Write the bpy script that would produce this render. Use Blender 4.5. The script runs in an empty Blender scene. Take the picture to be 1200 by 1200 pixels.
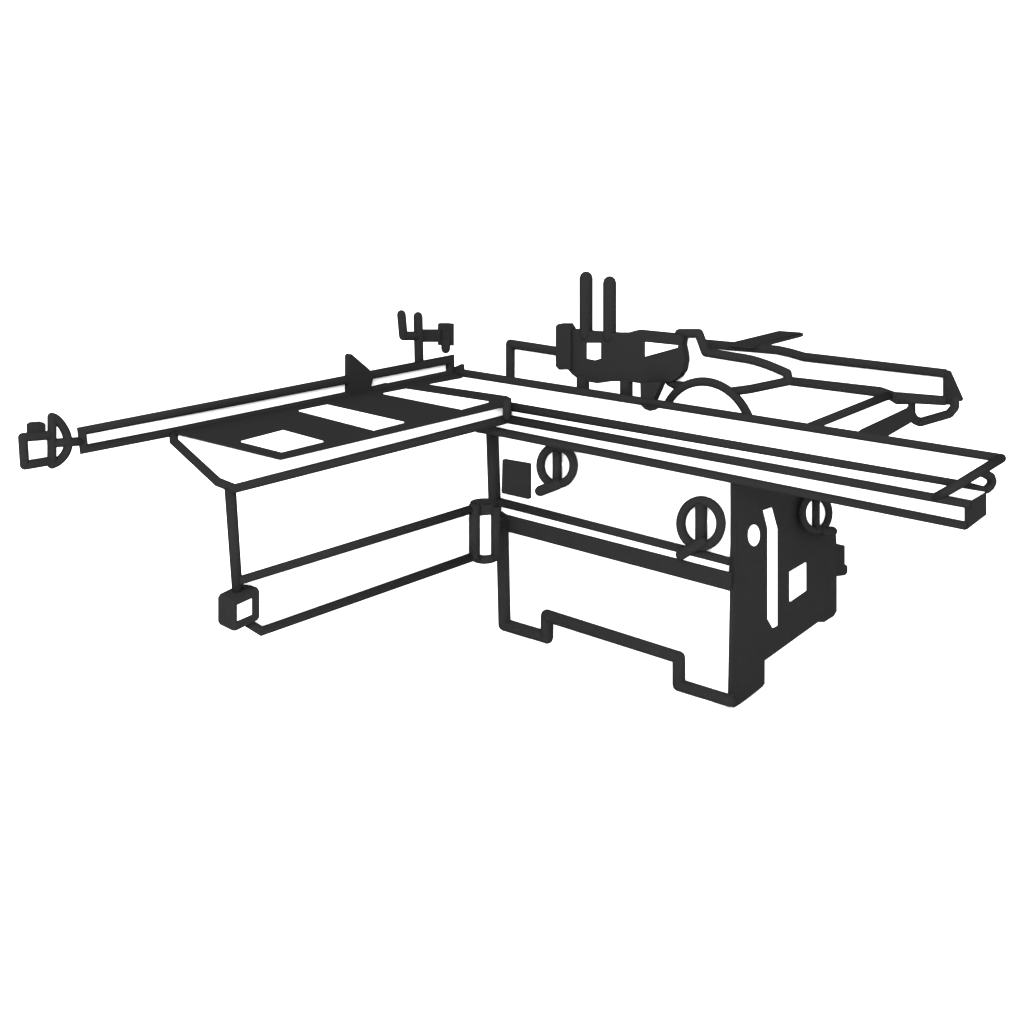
import bpy, bmesh, math
from mathutils import Vector, Matrix

scene = bpy.context.scene

# ---------------------------------------------------------------- camera
cam_data = bpy.data.cameras.new("camera")
cam_data.sensor_width = 36.0
cam_data.lens = 42.342
cam_data.clip_start = 0.05
cam_data.clip_end = 500.0
cam = bpy.data.objects.new("camera", cam_data)
scene.collection.objects.link(cam)
_m = Matrix([[0.719064, -0.184816, 0.669918], [0.694407, 0.228989, -0.682175], [-0.027327, 0.955723, 0.292996]]).to_4x4()
_m.translation = Vector((2.98737, -2.98262, 1.75444))
cam.matrix_world = _m
scene.camera = cam

# ---------------------------------------------------------------- light: an even white studio
world = bpy.data.worlds.new("World")
scene.world = world
world.use_nodes = True
bg = world.node_tree.nodes["Background"]
bg.inputs["Color"].default_value = (1.0, 1.0, 1.0, 1.0)
bg.inputs["Strength"].default_value = 1.0

# large unseen fill lamp, added high behind the camera to lift greyed faces
fill_data = bpy.data.lights.new("fill_lamp", 'AREA')
fill_data.shape = 'SQUARE'
fill_data.size = 7.0
fill_data.energy = 1300.0
fill_lamp = bpy.data.objects.new("fill_lamp", fill_data)
scene.collection.objects.link(fill_lamp)
_aim = Vector((0.5, 0.1, 0.5))
fill_lamp.location = _aim + (cam.matrix_world.translation + Vector((-0.4, -0.4, 0.9)) - _aim).normalized() * 14.0
fill_lamp.rotation_euler = (_aim - fill_lamp.location).to_track_quat('-Z', 'Y').to_euler()

scene.view_settings.view_transform = 'Standard'
scene.view_settings.look = 'None'
scene.view_settings.exposure = 1.22
scene.view_settings.gamma = 1.0
scene.view_settings.use_curve_mapping = False
scene.cycles.max_bounces = 12
scene.cycles.diffuse_bounces = 10

# ---------------------------------------------------------------- materials
def paint(name, colour, mottling):
    """Matt paint with a very faint procedural mottling."""
    m = bpy.data.materials.new(name)
    m.use_nodes = True
    nt = m.node_tree
    p = nt.nodes["Principled BSDF"]
    p.inputs["Roughness"].default_value = 0.9
    p.inputs["Specular IOR Level"].default_value = 0.0
    n = nt.nodes.new("ShaderNodeTexNoise")
    n.inputs["Scale"].default_value = 40.0
    tc = nt.nodes.new("ShaderNodeTexCoord")
    nt.links.new(tc.outputs["Object"], n.inputs["Vector"])
    mix = nt.nodes.new("ShaderNodeMix")
    mix.data_type = 'RGBA'
    mix.inputs["A"].default_value = (*[c * (1 - mottling) for c in colour], 1)
    mix.inputs["B"].default_value = (*[min(1, c * (1 + mottling)) for c in colour], 1)
    nt.links.new(n.outputs["Fac"], mix.inputs["Factor"])
    nt.links.new(mix.outputs["Result"], p.inputs["Base Color"])
    return m

MATS = [paint("white_enamel", (0.95, 0.95, 0.95), 0.004),
        paint("charcoal_trim", (0.0104, 0.0104, 0.0104), 0.02)]
FLOOR = paint("studio_white", (0.95, 0.95, 0.95), 0.002)
WHITE, DARK = 0, 1

# ---------------------------------------------------------------- shape builders
def prism(mat, poly, vec):
    def go(bm):
        v = Vector(vec)
        lo = [bm.verts.new(p) for p in poly]
        hi = [bm.verts.new(Vector(p) + v) for p in poly]
        n = len(poly)
        fs = [bm.faces.new(lo), bm.faces.new(hi[::-1])]
        for i in range(n):
            j = (i + 1) % n
            fs.append(bm.faces.new((lo[j], lo[i], hi[i], hi[j])))
        for f in fs:
            f.material_index = mat
        bmesh.ops.recalc_face_normals(bm, faces=fs)
    return go

def hull(mat, pts):
    def go(bm):
        vs = [bm.verts.new(p) for p in pts]
        r = bmesh.ops.convex_hull(bm, input=vs)
        fs = [g for g in r['geom'] if isinstance(g, bmesh.types.BMFace)]
        for f in fs:
            f.material_index = mat
        bad = [g for g in r['geom_interior'] if isinstance(g, bmesh.types.BMVert)]
        if bad:
            bmesh.ops.delete(bm, geom=bad, context='VERTS')
    return go

SIDES = 14

def _ring(bm, centre, a, b, r):
    return [bm.verts.new(centre + (a * math.cos(2 * math.pi * k / SIDES) + b * math.sin(2 * math.pi * k / SIDES)) * r)
            for k in range(SIDES)]

def _frame(d):
    up = Vector((0, 0, 1)) if abs(d.z) < 0.9 else Vector((1, 0, 0))
    a = d.cross(up).normalized()
    return a, d.cross(a).normalized()

def _bridge(bm, r0, r1, fs):
    for k in range(SIDES):
        j = (k + 1) % SIDES
        fs.append(bm.faces.new((r0[k], r0[j], r1[j], r1[k])))

def _dome(bm, ring, c, d, r, fs):
    """round the end of a bar: two rings and a pole beyond the ring"""
    a, b = _frame(d)
    prev = ring
    for t in (math.radians(35), math.radians(65)):
        nxt = [bm.verts.new(c + (v.co - c) * 1.0) for v in ring]
        for v in nxt:
            v.co = c + (v.co - c) * math.cos(t) + d * (r * math.sin(t))
        _bridge(bm, prev, nxt, fs)
        prev = nxt
    tip = bm.verts.new(c + d * r)
    for k in range(SIDES):
        fs.append(bm.faces.new((prev[k], prev[(k + 1) % SIDES], tip)))

def edge(mat, pts, join='mitre', closed=False):
    """A bar of round section along a line of (x, y, z, radius) points;
    corners mitred, or each stretch rounded off at both ends."""
    def go(bm):
        P = [Vector(p[:3]) for p in pts]
        R = [p[3] for p in pts]
        n = len(P)
        fs = []
        if join == 'round':
            for i in range(n if closed else n - 1):
                j = (i + 1) % n
                d = (P[j] - P[i]).normalized()
                a, b = _frame(d)
                r0 = _ring(bm, P[i], a, b, R[i])
                r1 = _ring(bm, P[j], a, b, R[j])
                _bridge(bm, r0, r1, fs)
                _dome(bm, r0, P[i], -d, R[i], fs)
                _dome(bm, r1, P[j], d, R[j], fs)
        else:
            segs = [(P[(i + 1) % n] - P[i]).normalized() for i in range(n if closed else n - 1)]
            a, b = _frame(segs[0])
            rings = []
            off = [(a * math.cos(2 * math.pi * k / SIDES) + b * math.sin(2 * math.pi * k / SIDES)) for k in range(SIDES)]
            for i in range(n):
                d_in = segs[i - 1] if (i > 0 or closed) else segs[0]
                d_out = segs[i] if i < len(segs) else segs[-1]
                nrm = (d_in + d_out).normalized()
                # carry the section along d_in onto the mitre plane
                sec = []
                if i == 0 and closed:
                    for o in off:
                        sec.append(o - d_out * (o.dot(nrm) / max(0.25, d_out.dot(nrm))))
                else:
                    for o in off:
                        sec.append(o - d_in * (o.dot(nrm) / max(0.25, d_in.dot(nrm))))
                rings.append([bm.verts.new(P[i] + s * R[i]) for s in sec])
                # the section square to d_out, for the next stretch
                off = []
                for s in sec:
                    q = s - d_out * s.dot(d_out)
                    off.append(q.normalized() if q.length > 1e-6 else q)
            for i in range(len(segs)):
                _bridge(bm, rings[i], rings[(i + 1) % n], fs)
            if not closed:
                fs.append(bm.faces.new(rings[0][::-1]))
                fs.append(bm.faces.new(rings[-1]))
        for f in fs:
            f.material_index = mat
            f.smooth = True
        bmesh.ops.recalc_face_normals(bm, faces=fs)
    return go

# ---------------------------------------------------------------- the setting: one white floor
fm = bpy.data.meshes.new("floor")
fm.from_pydata([(-60, -60, -0.022), (60, -60, -0.022), (60, 60, -0.022), (-60, 60, -0.022)], [], [(0, 1, 2, 3)])
fm.materials.append(FLOOR)
floor = bpy.data.objects.new("floor", fm)
floor["kind"] = "structure"
scene.collection.objects.link(floor)

# ---------------------------------------------------------------- the machine
saw = bpy.data.objects.new("panel_saw", None)
saw.location = (0.5, 0.25, -0.022)
saw.empty_display_size = 0.3
saw["label"] = "white sliding table panel saw with charcoal edges, long crosscut fence and half hidden round blade"
saw["category"] = "panel saw"
scene.collection.objects.link(saw)
LAST = {"panel_saw": saw}                    # the newest object of each name, to hang sub-parts on
PLACE = {"panel_saw": Vector(saw.location)}  # its place in the world

def part(name, parent, shapes):
    bm = bmesh.new()
    for s in shapes:
        s(bm)
    lo = Vector([min(v.co[k] for v in bm.verts) for k in range(3)])
    hi = Vector([max(v.co[k] for v in bm.verts) for k in range(3)])
    mid = (lo + hi) / 2
    bmesh.ops.translate(bm, verts=bm.verts, vec=-mid)
    me = bpy.data.meshes.new(name)
    bm.to_mesh(me)
    bm.free()
    used = sorted({p.material_index for p in me.polygons})
    for k in used:
        me.materials.append(MATS[k])
    for p in me.polygons:
        p.material_index = used.index(p.material_index)
    ob = bpy.data.objects.new(name, me)
    ob.parent = LAST[parent]
    ob.location = mid - PLACE[parent]
    scene.collection.objects.link(ob)
    LAST[name] = ob
    PLACE[name] = mid
    return ob

part('base_cabinet', 'panel_saw', [
    prism(WHITE, [(-0.0250, 0, 0.4200), (0.9750, 0, 0.4200), (0.9750, 0.5500, 0.4200), (-0.0250, 0.5500, 0.4200)], (0, 0, 0.3650)),
    prism(WHITE, [(0.0120, 0, 0.4190), (0.0120, 0, 0.0040), (0.2300, 0, 0.0040), (0.2300, 0, 0.1200), (0.8200, 0, 0.1200), (0.8200, 0, 0.0040), (0.9850, 0, 0.0040), (0.9850, 0, 0.4190)], (0, 0.2200, 0)),
    prism(WHITE, [(0.0120, 0.2205, 0.1250), (0.9750, 0.2205, 0.1250), (0.9750, 0.5000, 0.1250), (0.0120, 0.5000, 0.1250)], (0, 0, 0.2935)),
    edge(DARK, [(-0.0173, -0.0120, 0.7602, 0.0236), (-0.0171, -0.0120, 0.4420, 0.0241)], 'mitre', False),
    edge(DARK, [(-0.0025, -0.0120, 0.5049, 0.0165), (1.0028, -0.0120, 0.4999, 0.0140)], 'mitre', False),
    prism(DARK, [(0.0076, -0.0080, 0.4667), (0.0325, -0.0080, 0.4594), (1.0062, -0.0080, 0.4609), (1.0081, -0.0080, 0.4006), (0.0365, -0.0080, 0.3959), (0.0008, -0.0080, 0.4045)], (0, 0.0080, 0)),
    edge(DARK, [(0.0188, -0.0120, 0.4295, 0.0239), (0.0145, -0.0120, 0.0250, 0.0245), (0.2301, -0.0120, 0.0330, 0.0237), (0.2322, -0.0120, 0.1179, 0.0236), (0.8192, -0.0120, 0.1233, 0.0214), (0.8208, -0.0120, 0.0253, 0.0216), (1.0203, -0.0120, 0.0317, 0.0209)], 'round', False),
])
part('control_plate', 'base_cabinet', [
    prism(DARK, [(0.0289, -0.0120, 0.6669), (0.0324, -0.0120, 0.6691), (0.1566, -0.0120, 0.6735), (0.1611, -0.0120, 0.6712), (0.1571, -0.0120, 0.5462), (0.1528, -0.0120, 0.5421), (0.0243, -0.0120, 0.5405), (0.0194, -0.0120, 0.5445)], (0, 0.0120, 0)),
])
part('levelling_foot', 'base_cabinet', [
    prism(WHITE, [(0.1480, 0.0500, -0.0215), (0.1466, 0.0587, -0.0215), (0.1427, 0.0665, -0.0215), (0.1365, 0.0727, -0.0215), (0.1287, 0.0766, -0.0215), (0.1200, 0.0780, -0.0215), (0.1113, 0.0766, -0.0215), (0.1035, 0.0727, -0.0215), (0.0973, 0.0665, -0.0215), (0.0934, 0.0587, -0.0215), (0.0920, 0.0500, -0.0215), (0.0934, 0.0413, -0.0215), (0.0973, 0.0335, -0.0215), (0.1035, 0.0273, -0.0215), (0.1113, 0.0234, -0.0215), (0.1200, 0.0220, -0.0215), (0.1287, 0.0234, -0.0215), (0.1365, 0.0273, -0.0215), (0.1427, 0.0335, -0.0215), (0.1466, 0.0413, -0.0215)], (0, 0, 0.0250)),
])
part('levelling_foot', 'base_cabinet', [
    prism(WHITE, [(0.1480, 0.1900, -0.0215), (0.1466, 0.1987, -0.0215), (0.1427, 0.2065, -0.0215), (0.1365, 0.2127, -0.0215), (0.1287, 0.2166, -0.0215), (0.1200, 0.2180, -0.0215), (0.1113, 0.2166, -0.0215), (0.1035, 0.2127, -0.0215), (0.0973, 0.2065, -0.0215), (0.0934, 0.1987, -0.0215), (0.0920, 0.1900, -0.0215), (0.0934, 0.1813, -0.0215), (0.0973, 0.1735, -0.0215), (0.1035, 0.1673, -0.0215), (0.1113, 0.1634, -0.0215), (0.1200, 0.1620, -0.0215), (0.1287, 0.1634, -0.0215), (0.1365, 0.1673, -0.0215), (0.1427, 0.1735, -0.0215), (0.1466, 0.1813, -0.0215)], (0, 0, 0.0250)),
])
part('levelling_foot', 'base_cabinet', [
    prism(WHITE, [(0.9280, 0.0500, -0.0215), (0.9266, 0.0587, -0.0215), (0.9227, 0.0665, -0.0215), (0.9165, 0.0727, -0.0215), (0.9087, 0.0766, -0.0215), (0.9000, 0.0780, -0.0215), (0.8913, 0.0766, -0.0215), (0.8835, 0.0727, -0.0215), (0.8773, 0.0665, -0.0215), (0.8734, 0.0587, -0.0215), (0.8720, 0.0500, -0.0215), (0.8734, 0.0413, -0.0215), (0.8773, 0.0335, -0.0215), (0.8835, 0.0273, -0.0215), (0.8913, 0.0234, -0.0215), (0.9000, 0.0220, -0.0215), (0.9087, 0.0234, -0.0215), (0.9165, 0.0273, -0.0215), (0.9227, 0.0335, -0.0215), (0.9266, 0.0413, -0.0215)], (0, 0, 0.0250)),
])
part('levelling_foot', 'base_cabinet', [
    prism(WHITE, [(0.9280, 0.1900, -0.0215), (0.9266, 0.1987, -0.0215), (0.9227, 0.2065, -0.0215), (0.9165, 0.2127, -0.0215), (0.9087, 0.2166, -0.0215), (0.9000, 0.2180, -0.0215), (0.8913, 0.2166, -0.0215), (0.8835, 0.2127, -0.0215), (0.8773, 0.2065, -0.0215), (0.8734, 0.1987, -0.0215), (0.8720, 0.1900, -0.0215), (0.8734, 0.1813, -0.0215), (0.8773, 0.1735, -0.0215), (0.8835, 0.1673, -0.0215), (0.8913, 0.1634, -0.0215), (0.9000, 0.1620, -0.0215), (0.9087, 0.1634, -0.0215), (0.9165, 0.1673, -0.0215), (0.9227, 0.1735, -0.0215), (0.9266, 0.1813, -0.0215)], (0, 0, 0.0250)),
])
part('end_panel', 'panel_saw', [
    prism(DARK, [(1.0000, 0.0233, 0.7551), (1.0000, 0.5361, 0.5782), (1.0000, 0.5521, 0.4680), (1.0000, 0.6464, 0.4413), (1.0000, 0.6612, 0.3719), (1.0000, 0.6867, 0.1197), (1.0000, 0.6672, 0.1062), (1.0000, 0.6017, 0.1034), (1.0000, 0.5583, 0.1171), (1.0000, 0.2209, 0.0853), (1.0000, 0.2262, -0.0002), (1.0000, 0.2131, -0.0069), (1.0000, 0.0526, -0.0257), (1.0000, 0.0527, -0.0257), (1.0000, 0.0299, -0.0085), (1.0000, 0.0248, 0.3880), (1.0000, 0.0322, 0.5362)], (-0.0220, 0, 0)),
])
part('cover_strip', 'end_panel', [
    prism(WHITE, [(1.0040, 0.1771, 0.6186), (1.0040, 0.2213, 0.6170), (1.0040, 0.2589, 0.5379), (1.0040, 0.2825, 0.1928), (1.0040, 0.2577, 0.1929), (1.0040, 0.2274, 0.2320), (1.0040, 0.2067, 0.5514)], (-0.0040, 0, 0)),
])
part('inspection_window', 'end_panel', [
    prism(WHITE, [(1.0040, 0.1566, 0.5413), (1.0040, 0.1560, 0.5322), (1.0040, 0.1531, 0.5242), (1.0040, 0.1481, 0.5181), (1.0040, 0.1413, 0.5141), (1.0040, 0.1333, 0.5126), (1.0040, 0.1247, 0.5136), (1.0040, 0.1220, 0.5147), (1.0040, 0.1137, 0.5205), (1.0040, 0.1041, 0.5308), (1.0040, 0.0995, 0.5390), (1.0040, 0.0963, 0.5480), (1.0040, 0.0950, 0.5570), (1.0040, 0.0958, 0.5655), (1.0040, 0.0984, 0.5728), (1.0040, 0.1027, 0.5785), (1.0040, 0.1102, 0.5831), (1.0040, 0.1181, 0.5847), (1.0040, 0.1266, 0.5838), (1.0040, 0.1293, 0.5827), (1.0040, 0.1377, 0.5771), (1.0040, 0.1451, 0.5696), (1.0040, 0.1509, 0.5607), (1.0040, 0.1548, 0.5511)], (-0.0040, 0, 0)),
])
part('rating_plate', 'end_panel', [
    prism(WHITE, [(1.0040, 0.3514, 0.3630), (1.0040, 0.4498, 0.3689), (1.0040, 0.4585, 0.2660), (1.0040, 0.3595, 0.2558)], (-0.0040, 0, 0)),
])
part('switch_box', 'panel_saw', [
    prism(DARK, [(0.9700, 0.6414, 0.3762), (0.9700, 0.7662, 0.3416), (0.9700, 0.7741, 0.3363), (0.9700, 0.7816, 0.2660), (0.9700, 0.8027, 0.2520), (0.9700, 0.8056, 0.2255), (0.9700, 0.7865, 0.2203), (0.9700, 0.7116, 0.2365), (0.9700, 0.6535, 0.2486)], (-0.0300, 0, 0)),
])
part('handwheel', 'panel_saw', [
    edge(DARK, [(0.3853, -0.0300, 0.7080, 0.0153), (0.3837, -0.0300, 0.6950, 0.0153), (0.3793, -0.0300, 0.6819, 0.0153), (0.3721, -0.0300, 0.6693, 0.0153), (0.3626, -0.0300, 0.6576, 0.0154), (0.3511, -0.0300, 0.6474, 0.0154), (0.3378, -0.0300, 0.6389, 0.0155), (0.3235, -0.0300, 0.6326, 0.0155), (0.3085, -0.0300, 0.6287, 0.0155), (0.2935, -0.0300, 0.6273, 0.0156), (0.2791, -0.0300, 0.6286, 0.0156), (0.2659, -0.0300, 0.6325, 0.0156), (0.2543, -0.0300, 0.6389, 0.0157), (0.2448, -0.0300, 0.6475, 0.0157), (0.2379, -0.0300, 0.6580, 0.0157), (0.2338, -0.0300, 0.6700, 0.0157), (0.2326, -0.0300, 0.6829, 0.0157), (0.2345, -0.0300, 0.6963, 0.0157), (0.2393, -0.0300, 0.7097, 0.0156), (0.2468, -0.0300, 0.7224, 0.0156), (0.2567, -0.0300, 0.7341, 0.0156), (0.2687, -0.0300, 0.7442, 0.0155), (0.2821, -0.0300, 0.7524, 0.0155), (0.2966, -0.0300, 0.7584, 0.0154), (0.3115, -0.0300, 0.7619, 0.0154), (0.3262, -0.0300, 0.7629, 0.0153), (0.3403, -0.0300, 0.7613, 0.0153), (0.3531, -0.0300, 0.7573, 0.0153), (0.3643, -0.0300, 0.7509, 0.0153), (0.3734, -0.0300, 0.7424, 0.0153), (0.3801, -0.0300, 0.7322, 0.0152), (0.3841, -0.0300, 0.7206, 0.0152)], 'mitre', True),
    edge(DARK, [(0.3116, -0.0300, 0.7515, 0.0166), (0.3090, -0.0300, 0.6333, 0.0167)], 'mitre', False),
    edge(WHITE, [(0.3100, -0.0300, 0.6956, 0.0068), (0.3100, 0, 0.6956, 0.0069)], 'mitre', False),
])
part('handle', 'handwheel', [
    edge(DARK, [(0.3202, -0.0420, 0.6334, 0.0193), (0.2397, -0.0420, 0.5952, 0.0196)], 'round', False),
])
part('handwheel', 'panel_saw', [
    edge(DARK, [(0.9834, -0.0300, 0.6228, 0.0153), (0.9824, -0.0300, 0.6083, 0.0153), (0.9785, -0.0300, 0.5937, 0.0153), (0.9721, -0.0300, 0.5797, 0.0154), (0.9631, -0.0300, 0.5666, 0.0154), (0.9521, -0.0300, 0.5550, 0.0155), (0.9393, -0.0300, 0.5454, 0.0155), (0.9253, -0.0300, 0.5381, 0.0156), (0.9106, -0.0300, 0.5335, 0.0156), (0.8957, -0.0300, 0.5318, 0.0156), (0.8812, -0.0300, 0.5329, 0.0157), (0.8677, -0.0300, 0.5371, 0.0157), (0.8558, -0.0300, 0.5439, 0.0157), (0.8460, -0.0300, 0.5533, 0.0158), (0.8386, -0.0300, 0.5649, 0.0158), (0.8339, -0.0300, 0.5781, 0.0158), (0.8322, -0.0300, 0.5925, 0.0157), (0.8334, -0.0300, 0.6074, 0.0157), (0.8376, -0.0300, 0.6223, 0.0157), (0.8445, -0.0300, 0.6366, 0.0157), (0.8539, -0.0300, 0.6497, 0.0156), (0.8653, -0.0300, 0.6611, 0.0156), (0.8784, -0.0300, 0.6704, 0.0155), (0.8925, -0.0300, 0.6773, 0.0155), (0.9072, -0.0300, 0.6814, 0.0154), (0.9219, -0.0300, 0.6828, 0.0154), (0.9360, -0.0300, 0.6812, 0.0153), (0.9490, -0.0300, 0.6769, 0.0153), (0.9604, -0.0300, 0.6700, 0.0153), (0.9699, -0.0300, 0.6608, 0.0153), (0.9770, -0.0300, 0.6495, 0.0153), (0.9816, -0.0300, 0.6367, 0.0153)], 'mitre', True),
    edge(DARK, [(0.9080, -0.0300, 0.6753, 0.0189), (0.9111, -0.0300, 0.5395, 0.0191)], 'mitre', False),
    edge(WHITE, [(0.9089, -0.0300, 0.6079, 0.0074), (0.9089, 0, 0.6079, 0.0074)], 'mitre', False),
])
part('handle', 'handwheel', [
    edge(DARK, [(0.9238, -0.0420, 0.5538, 0.0175), (0.8433, -0.0420, 0.4940, 0.0178)], 'round', False),
])
part('handwheel', 'panel_saw', [
    edge(DARK, [(1.0240, 0.5504, 0.5237, 0.0130), (1.0240, 0.5499, 0.5117, 0.0130), (1.0240, 0.5459, 0.5010, 0.0130), (1.0240, 0.5387, 0.4920, 0.0130), (1.0240, 0.5285, 0.4851, 0.0130), (1.0240, 0.5157, 0.4805, 0.0130), (1.0240, 0.5009, 0.4785, 0.0130), (1.0240, 0.4847, 0.4791, 0.0129), (1.0240, 0.4677, 0.4822, 0.0129), (1.0240, 0.4506, 0.4877, 0.0128), (1.0240, 0.4340, 0.4953, 0.0128), (1.0240, 0.4186, 0.5048, 0.0128), (1.0240, 0.4050, 0.5158, 0.0127), (1.0240, 0.3936, 0.5278, 0.0127), (1.0240, 0.3849, 0.5404, 0.0127), (1.0240, 0.3792, 0.5531, 0.0126), (1.0240, 0.3766, 0.5655, 0.0126), (1.0240, 0.3772, 0.5771, 0.0126), (1.0240, 0.3811, 0.5874, 0.0126), (1.0240, 0.3880, 0.5962, 0.0126), (1.0240, 0.3977, 0.6030, 0.0126), (1.0240, 0.4099, 0.6076, 0.0126), (1.0240, 0.4241, 0.6099, 0.0127), (1.0240, 0.4399, 0.6097, 0.0127), (1.0240, 0.4566, 0.6071, 0.0127), (1.0240, 0.4736, 0.6020, 0.0128), (1.0240, 0.4902, 0.5947, 0.0128), (1.0240, 0.5059, 0.5854, 0.0129), (1.0240, 0.5200, 0.5746, 0.0129), (1.0240, 0.5320, 0.5625, 0.0130), (1.0240, 0.5413, 0.5496, 0.0130), (1.0240, 0.5475, 0.5365, 0.0130)], 'mitre', True),
    edge(DARK, [(1.0240, 0.4588, 0.6006, 0.0136), (1.0240, 0.4691, 0.4848, 0.0137)], 'mitre', False),
    edge(WHITE, [(1.0240, 0.4621, 0.5449, 0.0059), (1.0000, 0.4621, 0.5449, 0.0059)], 'mitre', False),
    prism(WHITE, [(1.0150, 0.5724, 0.5167), (1.0150, 0.5718, 0.5040), (1.0150, 0.5676, 0.4927), (1.0150, 0.5598, 0.4833), (1.0150, 0.5489, 0.4761), (1.0150, 0.5352, 0.4713), (1.0150, 0.5193, 0.4692), (1.0150, 0.5020, 0.4699), (1.0150, 0.4838, 0.4732), (1.0150, 0.4657, 0.4793), (1.0150, 0.4487, 0.4879), (1.0150, 0.4335, 0.4981), (1.0150, 0.4203, 0.5095), (1.0150, 0.4093, 0.5218), (1.0150, 0.4010, 0.5345), (1.0150, 0.3956, 0.5473), (1.0150, 0.3932, 0.5598), (1.0150, 0.3940, 0.5714), (1.0150, 0.3979, 0.5817), (1.0150, 0.4048, 0.5905), (1.0150, 0.4142, 0.5975), (1.0150, 0.4260, 0.6025), (1.0150, 0.4397, 0.6053), (1.0150, 0.4552, 0.6059), (1.0150, 0.4790, 0.6025), (1.0150, 0.4902, 0.5993), (1.0150, 0.5081, 0.5917), (1.0150, 0.5248, 0.5819), (1.0150, 0.5399, 0.5704), (1.0150, 0.5527, 0.5576), (1.0150, 0.5626, 0.5440), (1.0150, 0.5693, 0.5302)], (-0.0040, 0, 0)),
])
part('handle', 'handwheel', [
    edge(DARK, [(1.0360, 0.5042, 0.4739, 0.0170), (1.0360, 0.5588, 0.4601, 0.0171)], 'round', False),
])
part('sliding_table', 'panel_saw', [
    prism(WHITE, [(-0.4900, -0.0800, 0.8880), (1.7120, -0.0800, 0.8880), (1.6600, -0.0800, 0.8440), (-0.4900, -0.0800, 0.8440)], (0, 0.3300, 0)),
    edge(DARK, [(-0.4101, 0.2182, 0.8980, 0.0177), (1.7229, 0.2099, 0.8980, 0.0123)], 'round', False),
    edge(DARK, [(0.1173, -0.0787, 0.8880, 0.0158), (1.7284, -0.0705, 0.8880, 0.0117)], 'mitre', False),
    edge(DARK, [(1.7229, 0.2099, 0.8980, 0.0132), (1.7471, -0.1109, 0.8980, 0.0123), (1.6813, -0.0900, 0.8474, 0.0126)], 'mitre', False),
    edge(DARK, [(0.1349, -0.0900, 0.8458, 0.0157), (1.7731, -0.0900, 0.8469, 0.0116)], 'mitre', False),
    prism(DARK, [(-0.4847, -0.0528, 0.8940), (-0.5023, 0.2543, 0.8940), (-0.4259, 0.2538, 0.8940), (-0.3716, 0.1817, 0.8940), (-0.3835, 0.0131, 0.8940), (-0.3924, -0.0685, 0.8940)], (0, 0, -0.0050)),
    prism(DARK, [(-0.4780, 0.2354, 0.9071), (-0.4780, 0.2932, 0.9170), (-0.4780, 0.2997, 0.9141), (-0.4780, 0.2998, 0.8684), (-0.4780, 0.2336, 0.8755)], (-0.0100, 0, 0)),
])
part('end_handle', 'sliding_table', [
    edge(DARK, [(1.7300, 0.0514, 0.8946, 0.0121), (1.7300, 0.0880, 0.8830, 0.0122), (1.7300, 0.1322, 0.8631, 0.0124), (1.7300, 0.1445, 0.8462, 0.0124), (1.7300, 0.1323, 0.8369, 0.0124), (1.7300, 0.1115, 0.8333, 0.0123)], 'round', False),
])
part('guide_rail', 'panel_saw', [
    prism(WHITE, [(-0.0300, -0.0800, 0.7900), (1.7520, -0.0800, 0.7900), (1.7520, 0.0520, 0.7900), (-0.0300, 0.0520, 0.7900)], (0, 0, 0.0530)),
    edge(DARK, [(1.6569, 0.0835, 0.8430, 0.0124), (1.7432, 0.0631, 0.8430, 0.0122)], 'mitre', False),
    edge(DARK, [(-0.0128, -0.0880, 0.7907, 0.0160), (0.0893, -0.0880, 0.7930, 0.0158), (1.7673, -0.0880, 0.7880, 0.0115)], 'mitre', False),
    prism(DARK, [(1.7570, -0.0736, 0.8351), (1.7570, -0.0522, 0.8402), (1.7570, 0.0131, 0.8424), (1.7570, 0.0475, 0.8446), (1.7570, 0.0611, 0.7798), (1.7570, -0.0532, 0.7677), (1.7570, -0.0611, 0.7697)], (-0.0040, 0, 0)),
])
part('crosscut_table', 'panel_saw', [
    hull(WHITE, [(0.1100, -1.0116, 0.8880), (-0.4900, -1.0116, 0.8880), (0.1100, -0.0870, 0.8880), (-0.4900, -0.0870, 0.8880), (0.1100, -1.1764, 0.8352), (-0.4067, -1.0572, 0.8734), (0.0138, -1.1705, 0.8370), (0.1100, -0.0870, 0.8390), (-0.4900, -0.0870, 0.8390)]),
    prism(DARK, [(-0.4854, -1.0157, 0.8930), (-0.5134, -0.9908, 0.8930), (-0.5244, -0.6622, 0.8930), (-0.5288, -0.2677, 0.8930), (-0.4965, -0.0201, 0.8930), (-0.3705, 0.0067, 0.8930), (0.0226, 0.0278, 0.8930), (0.0583, 0.0093, 0.8930), (0.1247, -0.0574, 0.8930), (0.1345, -0.1058, 0.8930), (0.1229, -1.0211, 0.8930), (-0.4216, -1.0352, 0.8930)], (0, 0, -0.0045)),
    edge(DARK, [(0.1200, -0.0622, 0.8411, 0.0164), (0.1200, -0.0919, 0.8405, 0.0164), (0.1200, -1.1826, 0.8383, 0.0134), (0.0138, -1.1705, 0.8370, 0.0138), (-0.4067, -1.0572, 0.8734, 0.0143), (-0.4864, -1.0081, 0.8891, 0.0146)], 'mitre', False),
    edge(DARK, [(0.1527, -0.1040, 0.9215, 0.0151), (0.1499, -0.1040, 0.8497, 0.0152)], 'mitre', False),
])
part('table_slat', 'crosscut_table', [
    prism(WHITE, [(-0.1487, -0.9744, 0.8960), (-0.1677, -0.8033, 0.8960), (0.0569, -0.8154, 0.8960), (0.0610, -0.9734, 0.8960)], (0, 0, -0.0030)),
])
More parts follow.
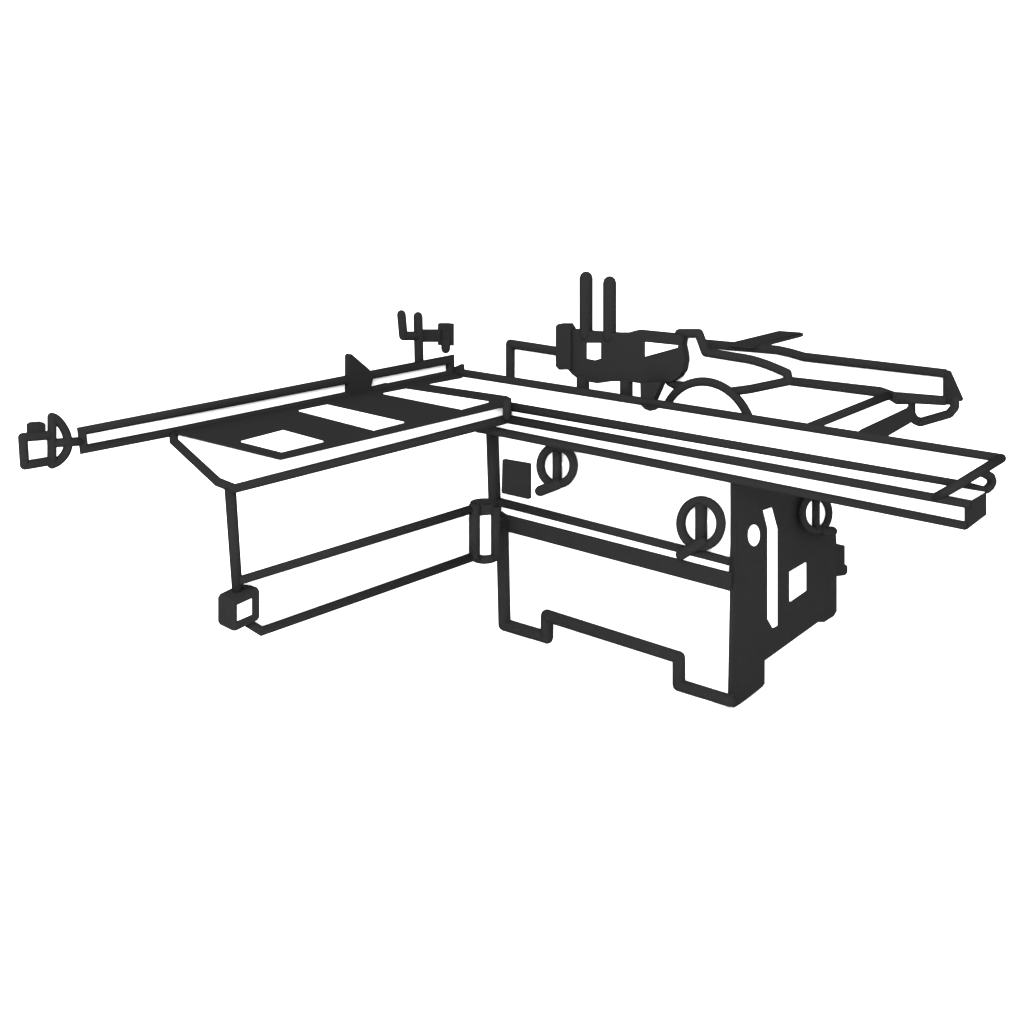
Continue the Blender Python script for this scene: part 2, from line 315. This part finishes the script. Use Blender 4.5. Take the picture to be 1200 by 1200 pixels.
part('table_slat', 'crosscut_table', [
    prism(WHITE, [(-0.3739, -0.5891, 0.8960), (-0.3714, -0.4697, 0.8960), (0.0557, -0.4871, 0.8960), (0.0616, -0.6191, 0.8960)], (0, 0, -0.0030)),
])
part('table_slat', 'crosscut_table', [
    prism(WHITE, [(-0.3653, -0.2180, 0.8960), (-0.3607, -0.1148, 0.8960), (0.0499, -0.0916, 0.8960), (0.0592, -0.2307, 0.8960)], (0, 0, -0.0030)),
])
part('crosscut_fence', 'panel_saw', [
    prism(WHITE, [(-0.4750, -1.2990, 0.9368), (-0.4750, 0.2310, 0.9335), (-0.4750, 0.2279, 0.8809), (-0.4750, -1.2999, 0.8883)], (-0.0500, 0, 0)),
    edge(DARK, [(-0.4650, -1.3311, 0.8926, 0.0136), (-0.4650, -1.0197, 0.8892, 0.0144), (-0.4650, -0.2947, 0.8890, 0.0162), (-0.4650, 0.2074, 0.8886, 0.0175), (-0.4650, 0.2109, 0.9483, 0.0174), (-0.4650, -1.3306, 0.9493, 0.0135)], 'mitre', True),
    prism(DARK, [(-0.4610, -0.1934, 0.9043), (-0.4610, -0.1177, 0.9074), (-0.4610, -0.1042, 0.8967), (-0.4610, -0.1061, 0.8710), (-0.4610, -0.1958, 0.8736)], (-0.0100, 0, 0)),
    prism(DARK, [(-0.4610, -0.0777, 0.8930), (-0.4610, -0.0527, 0.9042), (-0.4610, 0.2084, 0.9021), (-0.4610, 0.2072, 0.8813), (-0.4610, -0.0789, 0.8775)], (-0.0100, 0, 0)),
])
part('flip_stop', 'crosscut_fence', [
    prism(DARK, [(-0.4450, -0.2981, 1.0352), (-0.4450, -0.2903, 1.0415), (-0.4450, -0.2888, 1.0414), (-0.4450, -0.2892, 1.0416), (-0.4450, -0.2108, 0.9734), (-0.4450, -0.1955, 0.9429), (-0.4450, -0.2061, 0.9124), (-0.4450, -0.2140, 0.8810), (-0.4450, -0.3107, 0.8866)], (-0.0300, 0, 0)),
])
part('hold_down_clamp', 'crosscut_fence', [
    edge(DARK, [(-0.4950, 0.0813, 1.1289, 0.0183), (-0.4950, 0.0745, 0.9423, 0.0185)], 'round', False),
    edge(DARK, [(-0.4950, -0.0015, 1.1464, 0.0174), (-0.4950, 0.0025, 1.0652, 0.0175), (-0.4950, 0.0682, 1.0567, 0.0177)], 'round', False),
    prism(DARK, [(-0.4950, 0.0772, 1.0799), (-0.4950, 0.1949, 1.0651), (-0.4950, 0.1919, 1.0161), (-0.4950, 0.0740, 1.0319)], (-0.0200, 0, 0)),
    prism(DARK, [(-0.4900, 0.2036, 1.0830), (-0.4900, 0.2126, 1.0872), (-0.4900, 0.2617, 1.0812), (-0.4900, 0.2633, 1.0779), (-0.4900, 0.2585, 0.9935), (-0.4900, 0.1987, 1.0016)], (-0.0300, 0, 0)),
])
part('clamp_pad', 'hold_down_clamp', [
    edge(DARK, [(-0.4950, 0.2187, 1.0090, 0.0185), (-0.4950, 0.2173, 0.9863, 0.0185)], 'round', False),
])
part('end_stop', 'panel_saw', [
    prism(WHITE, [(-0.4750, -1.4866, 0.9533), (-0.4750, -1.4235, 0.9467), (-0.4750, -1.4341, 0.8741), (-0.4750, -1.4943, 0.8780)], (-0.0500, 0, 0)),
    edge(DARK, [(-0.4650, -1.4270, 0.9559, 0.0138), (-0.4650, -1.5133, 0.9646, 0.0136), (-0.4650, -1.5202, 0.8810, 0.0136), (-0.4650, -1.4384, 0.8780, 0.0139)], 'round', False),
    prism(DARK, [(-0.4630, -1.4846, 0.9960), (-0.4630, -1.4747, 1.0003), (-0.4630, -1.4444, 0.9970), (-0.4630, -1.4395, 0.9905), (-0.4630, -1.4449, 0.9538), (-0.4630, -1.4900, 0.9593)], (-0.0300, 0, 0)),
])
part('grip_loop', 'end_stop', [
    edge(DARK, [(-0.4650, -1.4168, 1.0089, 0.0135), (-0.4650, -1.4147, 1.0080, 0.0135), (-0.4650, -1.4116, 1.0065, 0.0135), (-0.4650, -1.4080, 1.0037, 0.0135), (-0.4650, -1.4039, 0.9993, 0.0136), (-0.4650, -1.3993, 0.9937, 0.0136), (-0.4650, -1.3948, 0.9869, 0.0136), (-0.4650, -1.3903, 0.9786, 0.0136), (-0.4650, -1.3858, 0.9692, 0.0136), (-0.4650, -1.3822, 0.9595, 0.0137), (-0.4650, -1.3798, 0.9499, 0.0137), (-0.4650, -1.3784, 0.9402, 0.0137), (-0.4650, -1.3779, 0.9309, 0.0137), (-0.4650, -1.3783, 0.9223, 0.0137), (-0.4650, -1.3797, 0.9141, 0.0137), (-0.4650, -1.3822, 0.9065, 0.0137), (-0.4650, -1.3858, 0.8993, 0.0137), (-0.4650, -1.3905, 0.8926, 0.0137), (-0.4650, -1.3960, 0.8866, 0.0137), (-0.4650, -1.4024, 0.8811, 0.0137), (-0.4650, -1.4096, 0.8761, 0.0137), (-0.4650, -1.4168, 0.8722, 0.0137), (-0.4650, -1.4245, 0.8694, 0.0136), (-0.4650, -1.4322, 0.8676, 0.0136), (-0.4650, -1.4376, 0.8664, 0.0136)], 'round', True),
])
part('connecting_rod', 'end_stop', [
    edge(DARK, [(-0.4650, -1.4254, 0.9303, 0.0138), (-0.4650, -1.3314, 0.9179, 0.0141)], 'mitre', False),
])
part('support_arm', 'panel_saw', [
    prism(WHITE, [(0.1000, -1.1401, 0.5306), (0.1000, -0.2532, 0.5245), (0.1000, -0.2610, 0.3761), (0.1000, -1.1175, 0.3830), (0.1000, -1.1387, 0.4028)], (-0.0500, 0, 0)),
    edge(DARK, [(0.1120, -1.1937, 0.5611, 0.0135), (0.1120, -0.2387, 0.5545, 0.0160)], 'mitre', False),
    edge(DARK, [(0.1120, -1.1763, 0.4236, 0.0141), (0.1120, -1.1339, 0.3837, 0.0142), (0.1120, -0.2475, 0.3820, 0.0166)], 'mitre', False),
])
part('foot_block', 'support_arm', [
    hull(DARK, [(0.0655, -1.2401, 0.5117), (0.0797, -1.2401, 0.5263), (0.0515, -1.2401, 0.4330), (0.0596, -1.2401, 0.4249), (0.1259, -1.2401, 0.4229), (0.1350, -1.2344, 0.4232), (0.1350, -1.2300, 0.5154), (0.1350, -1.1429, 0.5202), (0.1350, -1.1490, 0.5331), (0.1350, -1.1513, 0.4408), (0.1350, -1.1581, 0.4335), (0.0411, -1.1539, 0.5194), (0.0484, -1.1318, 0.5194), (0.0648, -1.1546, 0.4285)]),
])
part('end_cap', 'foot_block', [
    prism(WHITE, [(0.1380, -1.2216, 0.4997), (0.1380, -1.1733, 0.5051), (0.1380, -1.1784, 0.4580), (0.1380, -1.2267, 0.4541)], (-0.0030, 0, 0)),
])
part('support_post', 'support_arm', [
    edge(DARK, [(0.1000, -1.1847, 0.8340, 0.0168), (0.1000, -1.1949, 0.5228, 0.0159)], 'mitre', False),
])
part('hinge', 'support_arm', [
    prism(WHITE, [(0.1353, -0.1843, 0.3628), (0.1344, -0.1764, 0.3628), (0.1318, -0.1690, 0.3628), (0.1276, -0.1623, 0.3628), (0.1220, -0.1567, 0.3628), (0.1153, -0.1525, 0.3628), (0.1079, -0.1499, 0.3628), (0.1000, -0.1490, 0.3628), (0.0921, -0.1499, 0.3628), (0.0847, -0.1525, 0.3628), (0.0780, -0.1567, 0.3628), (0.0724, -0.1623, 0.3628), (0.0682, -0.1690, 0.3628), (0.0656, -0.1764, 0.3628), (0.0647, -0.1843, 0.3628), (0.0656, -0.1922, 0.3628), (0.0682, -0.1996, 0.3628), (0.0724, -0.2063, 0.3628), (0.0780, -0.2119, 0.3628), (0.0847, -0.2161, 0.3628), (0.0921, -0.2188, 0.3628), (0.1000, -0.2196, 0.3628), (0.1079, -0.2188, 0.3628), (0.1153, -0.2161, 0.3628), (0.1220, -0.2119, 0.3628), (0.1276, -0.2063, 0.3628), (0.1318, -0.1996, 0.3628), (0.1344, -0.1922, 0.3628)], (0, 0, 0.1881)),
    prism(DARK, [(0.1461, -0.1843, 0.5269), (0.1450, -0.1740, 0.5269), (0.1415, -0.1643, 0.5269), (0.1361, -0.1556, 0.5269), (0.1288, -0.1483, 0.5269), (0.1200, -0.1428, 0.5269), (0.1103, -0.1394, 0.5269), (0.1000, -0.1382, 0.5269), (0.0897, -0.1394, 0.5269), (0.0800, -0.1428, 0.5269), (0.0712, -0.1483, 0.5269), (0.0639, -0.1556, 0.5269), (0.0585, -0.1643, 0.5269), (0.0550, -0.1740, 0.5269), (0.0539, -0.1843, 0.5269), (0.0550, -0.1946, 0.5269), (0.0585, -0.2043, 0.5269), (0.0639, -0.2131, 0.5269), (0.0712, -0.2204, 0.5269), (0.0800, -0.2259, 0.5269), (0.0897, -0.2293, 0.5269), (0.1000, -0.2304, 0.5269), (0.1103, -0.2293, 0.5269), (0.1200, -0.2259, 0.5269), (0.1288, -0.2204, 0.5269), (0.1361, -0.2131, 0.5269), (0.1415, -0.2043, 0.5269), (0.1450, -0.1946, 0.5269)], (0, 0, 0.0360)),
    edge(DARK, [(0.1353, -0.1843, 0.3628, 0.0166), (0.1344, -0.1764, 0.3628, 0.0166), (0.1318, -0.1690, 0.3628, 0.0167), (0.1276, -0.1623, 0.3628, 0.0167), (0.1220, -0.1567, 0.3628, 0.0167), (0.1153, -0.1525, 0.3628, 0.0168), (0.1079, -0.1499, 0.3628, 0.0168), (0.1000, -0.1490, 0.3628, 0.0168), (0.0921, -0.1499, 0.3628, 0.0168), (0.0847, -0.1525, 0.3628, 0.0168), (0.0780, -0.1567, 0.3628, 0.0168), (0.0724, -0.1623, 0.3628, 0.0168), (0.0682, -0.1690, 0.3628, 0.0168), (0.0656, -0.1764, 0.3628, 0.0168), (0.0647, -0.1843, 0.3628, 0.0168), (0.0656, -0.1922, 0.3628, 0.0168), (0.0682, -0.1996, 0.3628, 0.0168), (0.0724, -0.2063, 0.3628, 0.0167), (0.0780, -0.2119, 0.3628, 0.0167), (0.0847, -0.2161, 0.3628, 0.0167), (0.0921, -0.2188, 0.3628, 0.0166), (0.1000, -0.2196, 0.3628, 0.0166), (0.1079, -0.2188, 0.3628, 0.0166), (0.1153, -0.2161, 0.3628, 0.0166), (0.1220, -0.2119, 0.3628, 0.0166), (0.1276, -0.2063, 0.3628, 0.0166), (0.1318, -0.1996, 0.3628, 0.0166), (0.1344, -0.1922, 0.3628, 0.0166)], 'mitre', True),
    edge(DARK, [(0.1180, -0.2437, 0.5709, 0.0193), (0.1180, -0.2537, 0.3750, 0.0196)], 'mitre', False),
    edge(DARK, [(0.1450, -0.1686, 0.5491, 0.0172), (0.1450, -0.1770, 0.3602, 0.0174)], 'mitre', False),
])
part('hinge_bracket', 'support_arm', [
    prism(DARK, [(0.0850, -0.1650, 0.4228), (0.1050, -0.1650, 0.4228), (0.0300, 0, 0.4228), (-0.0050, 0, 0.4228)], (0, 0, 0.0181)),
])
part('fixed_table', 'panel_saw', [
    prism(WHITE, [(-0.1500, 0.2850, 0.8420), (1.0500, 0.2850, 0.8420), (1.0500, 0.9600, 0.8420), (-0.1500, 0.9600, 0.8420)], (0, 0, 0.0300)),
    edge(DARK, [(1.0594, 0.8529, 0.8830, 0.0164), (1.0921, 0.2867, 0.8830, 0.0148)], 'mitre', False),
])
part('side_rail', 'fixed_table', [
    prism(WHITE, [(1.0729, 0.7915, 0.8750), (1.0790, 0.8223, 0.8750), (1.1294, 0.7727, 0.8750), (1.1607, 0.7960, 0.8750), (1.1853, 0.7467, 0.8750), (1.2199, 0.3687, 0.8750), (1.1000, 0.3509, 0.8750)], (0, 0, -0.0040)),
    prism(DARK, [(1.1879, 0.7278, 0.8780), (1.1678, 0.7940, 0.8780), (1.2371, 0.6866, 0.8780), (1.2921, 0.5518, 0.8780), (1.3248, 0.3153, 0.8780), (1.2405, 0.2812, 0.8780), (1.2195, 0.3682, 0.8780)], (0, 0, -0.0040)),
])
part('rip_fence', 'panel_saw', [
    prism(WHITE, [(0.2082, 0.9450, 0.9710), (0.3405, 0.9450, 0.9724), (0.4378, 0.9450, 0.9749), (0.5542, 0.9450, 0.9766), (0.6090, 0.9450, 0.9704), (0.6677, 0.9450, 0.9616), (0.7323, 0.9450, 0.9622), (1.2058, 0.9450, 0.9603), (1.2131, 0.9450, 0.8700), (1.0327, 0.9450, 0.8599), (0.9798, 0.9450, 0.8707), (0.6663, 0.9450, 0.8676), (0.5932, 0.9450, 0.8674), (0.2110, 0.9450, 0.8465)], (0, 0.0200, 0)),
    edge(DARK, [(0.2166, 0.9330, 0.9777, 0.0173), (0.3489, 0.9330, 0.9788, 0.0179), (0.4458, 0.9330, 0.9813, 0.0176), (0.5623, 0.9330, 0.9835, 0.0173), (0.6175, 0.9330, 0.9782, 0.0172), (0.6757, 0.9330, 0.9690, 0.0170), (0.7395, 0.9330, 0.9687, 0.0169), (1.2210, 0.9330, 0.9665, 0.0153)], 'mitre', False),
    edge(DARK, [(0.6359, 0.8750, 0.8832, 0.0190), (0.7077, 0.8750, 0.8834, 0.0194), (1.0156, 0.8750, 0.8864, 0.0194), (1.0675, 0.8750, 0.8758, 0.0192), (1.2546, 0.8750, 0.8863, 0.0163)], 'mitre', False),
])
part('end_cap', 'rip_fence', [
    prism(DARK, [(1.2274, 0.9248, 0.9785), (1.2274, 0.9501, 0.9754), (1.2274, 0.9632, 0.9695), (1.2274, 1.0795, 0.8553), (1.2274, 1.0708, 0.8485), (1.2274, 1.0374, 0.8526), (1.2274, 0.9723, 0.8517), (1.2274, 0.9461, 0.8565)], (-0.0120, 0, 0)),
])
part('loop_handle', 'rip_fence', [
    edge(DARK, [(1.1129, 0.9150, 0.8606, 0.0160), (1.1166, 0.9150, 0.8188, 0.0160), (1.1168, 0.9150, 0.8158, 0.0160), (1.1191, 0.9150, 0.8123, 0.0160), (1.1224, 0.9150, 0.8073, 0.0160), (1.1263, 0.9150, 0.8021, 0.0160), (1.1308, 0.9150, 0.7980, 0.0160), (1.1364, 0.9150, 0.7954, 0.0160), (1.1430, 0.9150, 0.7936, 0.0160), (1.1492, 0.9150, 0.7923, 0.0160), (1.1535, 0.9150, 0.7914, 0.0160), (1.2532, 0.9150, 0.8339, 0.0156), (1.2703, 0.9150, 0.8592, 0.0156), (1.2683, 0.9150, 0.8830, 0.0156)], 'round', False),
])
part('fence_bracket', 'rip_fence', [
    edge(DARK, [(1.0100, 0.9000, 0.8701, 0.0169), (1.0424, 0.9000, 0.8680, 0.0169), (1.0688, 0.9000, 0.8567, 0.0168), (1.1160, 0.9000, 0.8605, 0.0167)], 'round', False),
])
part('rear_arm', 'panel_saw', [
    prism(DARK, [(0.3777, 0.8800, 1.0000), (0.3694, 1.2516, 1.0000), (0.4607, 1.2635, 1.0000), (0.4870, 1.2406, 1.0000), (0.4778, 1.2559, 1.0000), (0.4892, 1.2173, 1.0000), (0.4954, 0.9514, 1.0000), (0.4783, 0.8821, 1.0000)], (0, 0, -0.0120)),
])
part('saw_blade', 'panel_saw', [
    prism(WHITE, [(0.8974, 0.2700, 0.7980), (0.8967, 0.2700, 0.8142), (0.8946, 0.2700, 0.8302), (0.8911, 0.2700, 0.8460), (0.8862, 0.2700, 0.8614), (0.8800, 0.2700, 0.8764), (0.8726, 0.2700, 0.8907), (0.8639, 0.2700, 0.9043), (0.8540, 0.2700, 0.9172), (0.8431, 0.2700, 0.9291), (0.8312, 0.2700, 0.9400), (0.8183, 0.2700, 0.9499), (0.8047, 0.2700, 0.9586), (0.7904, 0.2700, 0.9660), (0.7754, 0.2700, 0.9722), (0.7600, 0.2700, 0.9771), (0.7442, 0.2700, 0.9806), (0.7282, 0.2700, 0.9827), (0.7120, 0.2700, 0.9834), (0.6958, 0.2700, 0.9827), (0.6798, 0.2700, 0.9806), (0.6640, 0.2700, 0.9771), (0.6486, 0.2700, 0.9722), (0.6336, 0.2700, 0.9660), (0.6193, 0.2700, 0.9586), (0.6057, 0.2700, 0.9499), (0.5928, 0.2700, 0.9400), (0.5809, 0.2700, 0.9291), (0.5700, 0.2700, 0.9172), (0.5601, 0.2700, 0.9043), (0.5514, 0.2700, 0.8907), (0.5440, 0.2700, 0.8764), (0.5378, 0.2700, 0.8614), (0.5329, 0.2700, 0.8460), (0.5294, 0.2700, 0.8302), (0.5273, 0.2700, 0.8142), (0.5266, 0.2700, 0.7980), (0.5273, 0.2700, 0.7818), (0.5294, 0.2700, 0.7658), (0.5329, 0.2700, 0.7500), (0.5378, 0.2700, 0.7346), (0.5440, 0.2700, 0.7196), (0.5514, 0.2700, 0.7053), (0.5601, 0.2700, 0.6917), (0.5700, 0.2700, 0.6788), (0.5809, 0.2700, 0.6669), (0.5928, 0.2700, 0.6560), (0.6057, 0.2700, 0.6461), (0.6193, 0.2700, 0.6374), (0.6336, 0.2700, 0.6300), (0.6486, 0.2700, 0.6238), (0.6640, 0.2700, 0.6189), (0.6798, 0.2700, 0.6154), (0.6958, 0.2700, 0.6133), (0.7120, 0.2700, 0.6126), (0.7282, 0.2700, 0.6133), (0.7442, 0.2700, 0.6154), (0.7600, 0.2700, 0.6189), (0.7754, 0.2700, 0.6238), (0.7904, 0.2700, 0.6300), (0.8047, 0.2700, 0.6374), (0.8183, 0.2700, 0.6461), (0.8312, 0.2700, 0.6560), (0.8431, 0.2700, 0.6669), (0.8540, 0.2700, 0.6788), (0.8639, 0.2700, 0.6917), (0.8726, 0.2700, 0.7053), (0.8800, 0.2700, 0.7196), (0.8862, 0.2700, 0.7346), (0.8911, 0.2700, 0.7500), (0.8946, 0.2700, 0.7658), (0.8967, 0.2700, 0.7818)], (0, 0.0040, 0)),
    edge(DARK, [(0.8974, 0.2720, 0.7980, 0.0145), (0.8967, 0.2720, 0.8142, 0.0145), (0.8946, 0.2720, 0.8302, 0.0145), (0.8911, 0.2720, 0.8460, 0.0145), (0.8862, 0.2720, 0.8614, 0.0145), (0.8800, 0.2720, 0.8764, 0.0145), (0.8726, 0.2720, 0.8907, 0.0145), (0.8639, 0.2720, 0.9043, 0.0145), (0.8540, 0.2720, 0.9172, 0.0145), (0.8431, 0.2720, 0.9291, 0.0145), (0.8312, 0.2720, 0.9400, 0.0145), (0.8183, 0.2720, 0.9499, 0.0145), (0.8047, 0.2720, 0.9586, 0.0146), (0.7904, 0.2720, 0.9660, 0.0146), (0.7754, 0.2720, 0.9722, 0.0146), (0.7600, 0.2720, 0.9771, 0.0147), (0.7442, 0.2720, 0.9806, 0.0147), (0.7282, 0.2720, 0.9827, 0.0147), (0.7120, 0.2720, 0.9834, 0.0148), (0.6958, 0.2720, 0.9827, 0.0148), (0.6798, 0.2720, 0.9806, 0.0149), (0.6640, 0.2720, 0.9771, 0.0149), (0.6486, 0.2720, 0.9722, 0.0149), (0.6336, 0.2720, 0.9660, 0.0150), (0.6193, 0.2720, 0.9586, 0.0150), (0.6057, 0.2720, 0.9499, 0.0151), (0.5928, 0.2720, 0.9400, 0.0151), (0.5809, 0.2720, 0.9291, 0.0152), (0.5700, 0.2720, 0.9172, 0.0152), (0.5601, 0.2720, 0.9043, 0.0152), (0.5514, 0.2720, 0.8907, 0.0153), (0.5440, 0.2720, 0.8764, 0.0153), (0.5378, 0.2720, 0.8614, 0.0153), (0.5329, 0.2720, 0.8460, 0.0154), (0.5294, 0.2720, 0.8302, 0.0154), (0.5273, 0.2720, 0.8142, 0.0154), (0.5266, 0.2720, 0.7980, 0.0154), (0.5273, 0.2720, 0.7818, 0.0154), (0.5294, 0.2720, 0.7658, 0.0155), (0.5329, 0.2720, 0.7500, 0.0155), (0.5378, 0.2720, 0.7346, 0.0155), (0.5440, 0.2720, 0.7196, 0.0155), (0.5514, 0.2720, 0.7053, 0.0155), (0.5601, 0.2720, 0.6917, 0.0155), (0.5700, 0.2720, 0.6788, 0.0155), (0.5809, 0.2720, 0.6669, 0.0154), (0.5928, 0.2720, 0.6560, 0.0154), (0.6057, 0.2720, 0.6461, 0.0154), (0.6193, 0.2720, 0.6374, 0.0154), (0.6336, 0.2720, 0.6300, 0.0153), (0.6486, 0.2720, 0.6238, 0.0153), (0.6640, 0.2720, 0.6189, 0.0153), (0.6798, 0.2720, 0.6154, 0.0153), (0.6958, 0.2720, 0.6133, 0.0152), (0.7120, 0.2720, 0.6126, 0.0152), (0.7282, 0.2720, 0.6133, 0.0151), (0.7442, 0.2720, 0.6154, 0.0151), (0.7600, 0.2720, 0.6189, 0.0150), (0.7754, 0.2720, 0.6238, 0.0150), (0.7904, 0.2720, 0.6300, 0.0150), (0.8047, 0.2720, 0.6374, 0.0149), (0.8183, 0.2720, 0.6461, 0.0149), (0.8312, 0.2720, 0.6560, 0.0148), (0.8431, 0.2720, 0.6669, 0.0148), (0.8540, 0.2720, 0.6788, 0.0147), (0.8639, 0.2720, 0.6917, 0.0147), (0.8726, 0.2720, 0.7053, 0.0147), (0.8800, 0.2720, 0.7196, 0.0146), (0.8862, 0.2720, 0.7346, 0.0146), (0.8911, 0.2720, 0.7500, 0.0146), (0.8946, 0.2720, 0.7658, 0.0146), (0.8967, 0.2720, 0.7818, 0.0145)], 'mitre', True),
])
part('blade_hood', 'panel_saw', [
    prism(WHITE, [(0.5760, 0.3000, 1.1228), (0.6343, 0.3000, 1.1279), (0.6632, 0.3000, 1.0671), (0.7919, 0.3000, 1.0641), (0.8561, 0.3000, 1.0604), (0.9189, 0.3000, 1.0486), (0.9776, 0.3000, 1.0353), (0.9830, 0.3000, 1.0068), (0.8615, 0.3000, 0.9724), (0.7636, 0.3000, 0.9437), (0.5908, 0.3000, 0.9565), (0.5298, 0.3000, 0.9554)], (0, 0.0300, 0)),
    edge(DARK, [(0.5825, 0.2880, 1.1306, 0.0154), (0.6621, 0.2880, 1.1374, 0.0152), (0.6907, 0.2880, 1.0774, 0.0152), (0.8010, 0.2880, 1.0730, 0.0149), (0.8179, 0.2880, 1.0725, 0.0149), (0.8420, 0.2880, 1.0718, 0.0148), (0.8659, 0.2880, 1.0701, 0.0147), (0.8870, 0.2880, 1.0675, 0.0147), (0.9079, 0.2880, 1.0640, 0.0146), (0.9297, 0.2880, 1.0597, 0.0146), (0.9554, 0.2880, 1.0535, 0.0145), (0.9818, 0.2880, 1.0466, 0.0145), (1.0002, 0.2880, 1.0417, 0.0144), (1.0068, 0.2880, 1.0170, 0.0144), (0.8693, 0.2880, 0.9758, 0.0148), (0.7947, 0.2880, 0.9579, 0.0150)], 'round', False),
    edge(DARK, [(0.5482, 0.2850, 0.9613, 0.0145), (0.5698, 0.2850, 0.9544, 0.0145), (0.6229, 0.2850, 0.9568, 0.0143)], 'round', False),
])
part('overhead_feeder', 'panel_saw', [
    prism(DARK, [(0.1351, 0.2620, 1.1086), (0.2190, 0.2620, 1.1088), (0.3319, 0.2620, 1.1126), (0.3731, 0.2620, 1.1163), (0.4168, 0.2620, 1.1297), (0.5979, 0.2620, 1.1306), (0.6047, 0.2620, 1.1322), (0.6159, 0.2620, 1.1176), (0.6128, 0.2620, 1.0945), (0.6211, 0.2620, 1.0681), (0.6241, 0.2620, 1.0442), (0.6169, 0.2620, 1.0115), (0.5984, 0.2620, 0.9861), (0.5720, 0.2620, 0.9702), (0.5115, 0.2620, 0.9559), (0.4377, 0.2620, 0.9483), (0.3813, 0.2620, 0.9491), (0.3085, 0.2620, 0.9405), (0.2455, 0.2620, 0.9262), (0.2053, 0.2620, 0.9272), (0.1504, 0.2620, 0.9348), (0.1277, 0.2620, 0.9443), (0.1068, 0.2620, 0.9597), (0.1176, 0.2620, 1.1080)], (0, 0.0300, 0)),
    prism(DARK, [(0.4778, 0.2120, 0.9620), (0.5680, 0.2120, 0.9771), (0.5346, 0.2120, 0.9113), (0.5175, 0.2120, 0.8784), (0.5160, 0.2120, 0.8777), (0.5025, 0.2120, 0.8784), (0.4798, 0.2120, 0.9058)], (0, 0.0300, 0)),
])
part('support_shoe', 'overhead_feeder', [
    prism(DARK, [(0.4529, 0.2319, 0.8940), (0.5528, 0.2347, 0.8940), (0.5754, 0.1730, 0.8940), (0.5725, 0.1436, 0.8940), (0.5391, 0.1581, 0.8940)], (0, 0, -0.0040)),
])
part('clamp_block', 'overhead_feeder', [
    prism(DARK, [(0.0603, 0.2500, 1.1162), (0.0712, 0.2500, 1.1255), (0.1169, 0.2500, 1.1291), (0.1315, 0.2500, 1.1134), (0.1289, 0.2500, 0.9647), (0.0726, 0.2500, 0.9587), (0.0570, 0.2500, 0.9703)], (0, 0.0300, 0)),
])
part('upright_post', 'overhead_feeder', [
    edge(DARK, [(0.1869, 0.2740, 1.2925, 0.0237), (0.1845, 0.2740, 1.0941, 0.0240)], 'round', False),
])
part('upright_post', 'overhead_feeder', [
    edge(DARK, [(0.2939, 0.2740, 1.2822, 0.0233), (0.2930, 0.2740, 1.0974, 0.0236)], 'round', False),
])
part('foot_rod', 'overhead_feeder', [
    edge(DARK, [(0.1676, 0.2740, 0.9446, 0.0234), (0.1667, 0.2740, 0.8756, 0.0235)], 'mitre', False),
])
part('foot_rod', 'overhead_feeder', [
    edge(DARK, [(0.3680, 0.2740, 0.9546, 0.0227), (0.3680, 0.2740, 0.8818, 0.0228)], 'mitre', False),
])
part('scale_window', 'overhead_feeder', [
    prism(WHITE, [(0.2027, 0.2580, 1.0668), (0.2632, 0.2580, 1.0723), (0.2628, 0.2580, 1.0179), (0.2373, 0.2580, 1.0099), (0.2020, 0.2580, 1.0124)], (0, 0.0040, 0)),
])
part('motor_label', 'overhead_feeder', [
    prism(WHITE, [(0.4631, 0.2580, 1.0938), (0.5970, 0.2580, 1.0948), (0.5971, 0.2580, 1.0885), (0.4634, 0.2580, 1.0457)], (0, 0.0040, 0)),
])
part('guard_panel', 'panel_saw', [
    prism(WHITE, [(-0.2199, 0.3000, 1.0149), (0.0329, 0.3000, 1.0109), (0.0300, 0.3000, 0.8763), (-0.2252, 0.3000, 0.8774)], (0, 0.0200, 0)),
    edge(DARK, [(-0.2148, 0.2890, 0.8703, 0.0177), (-0.2089, 0.2890, 1.0225, 0.0176), (0.0605, 0.2890, 1.0171, 0.0169)], 'round', False),
])
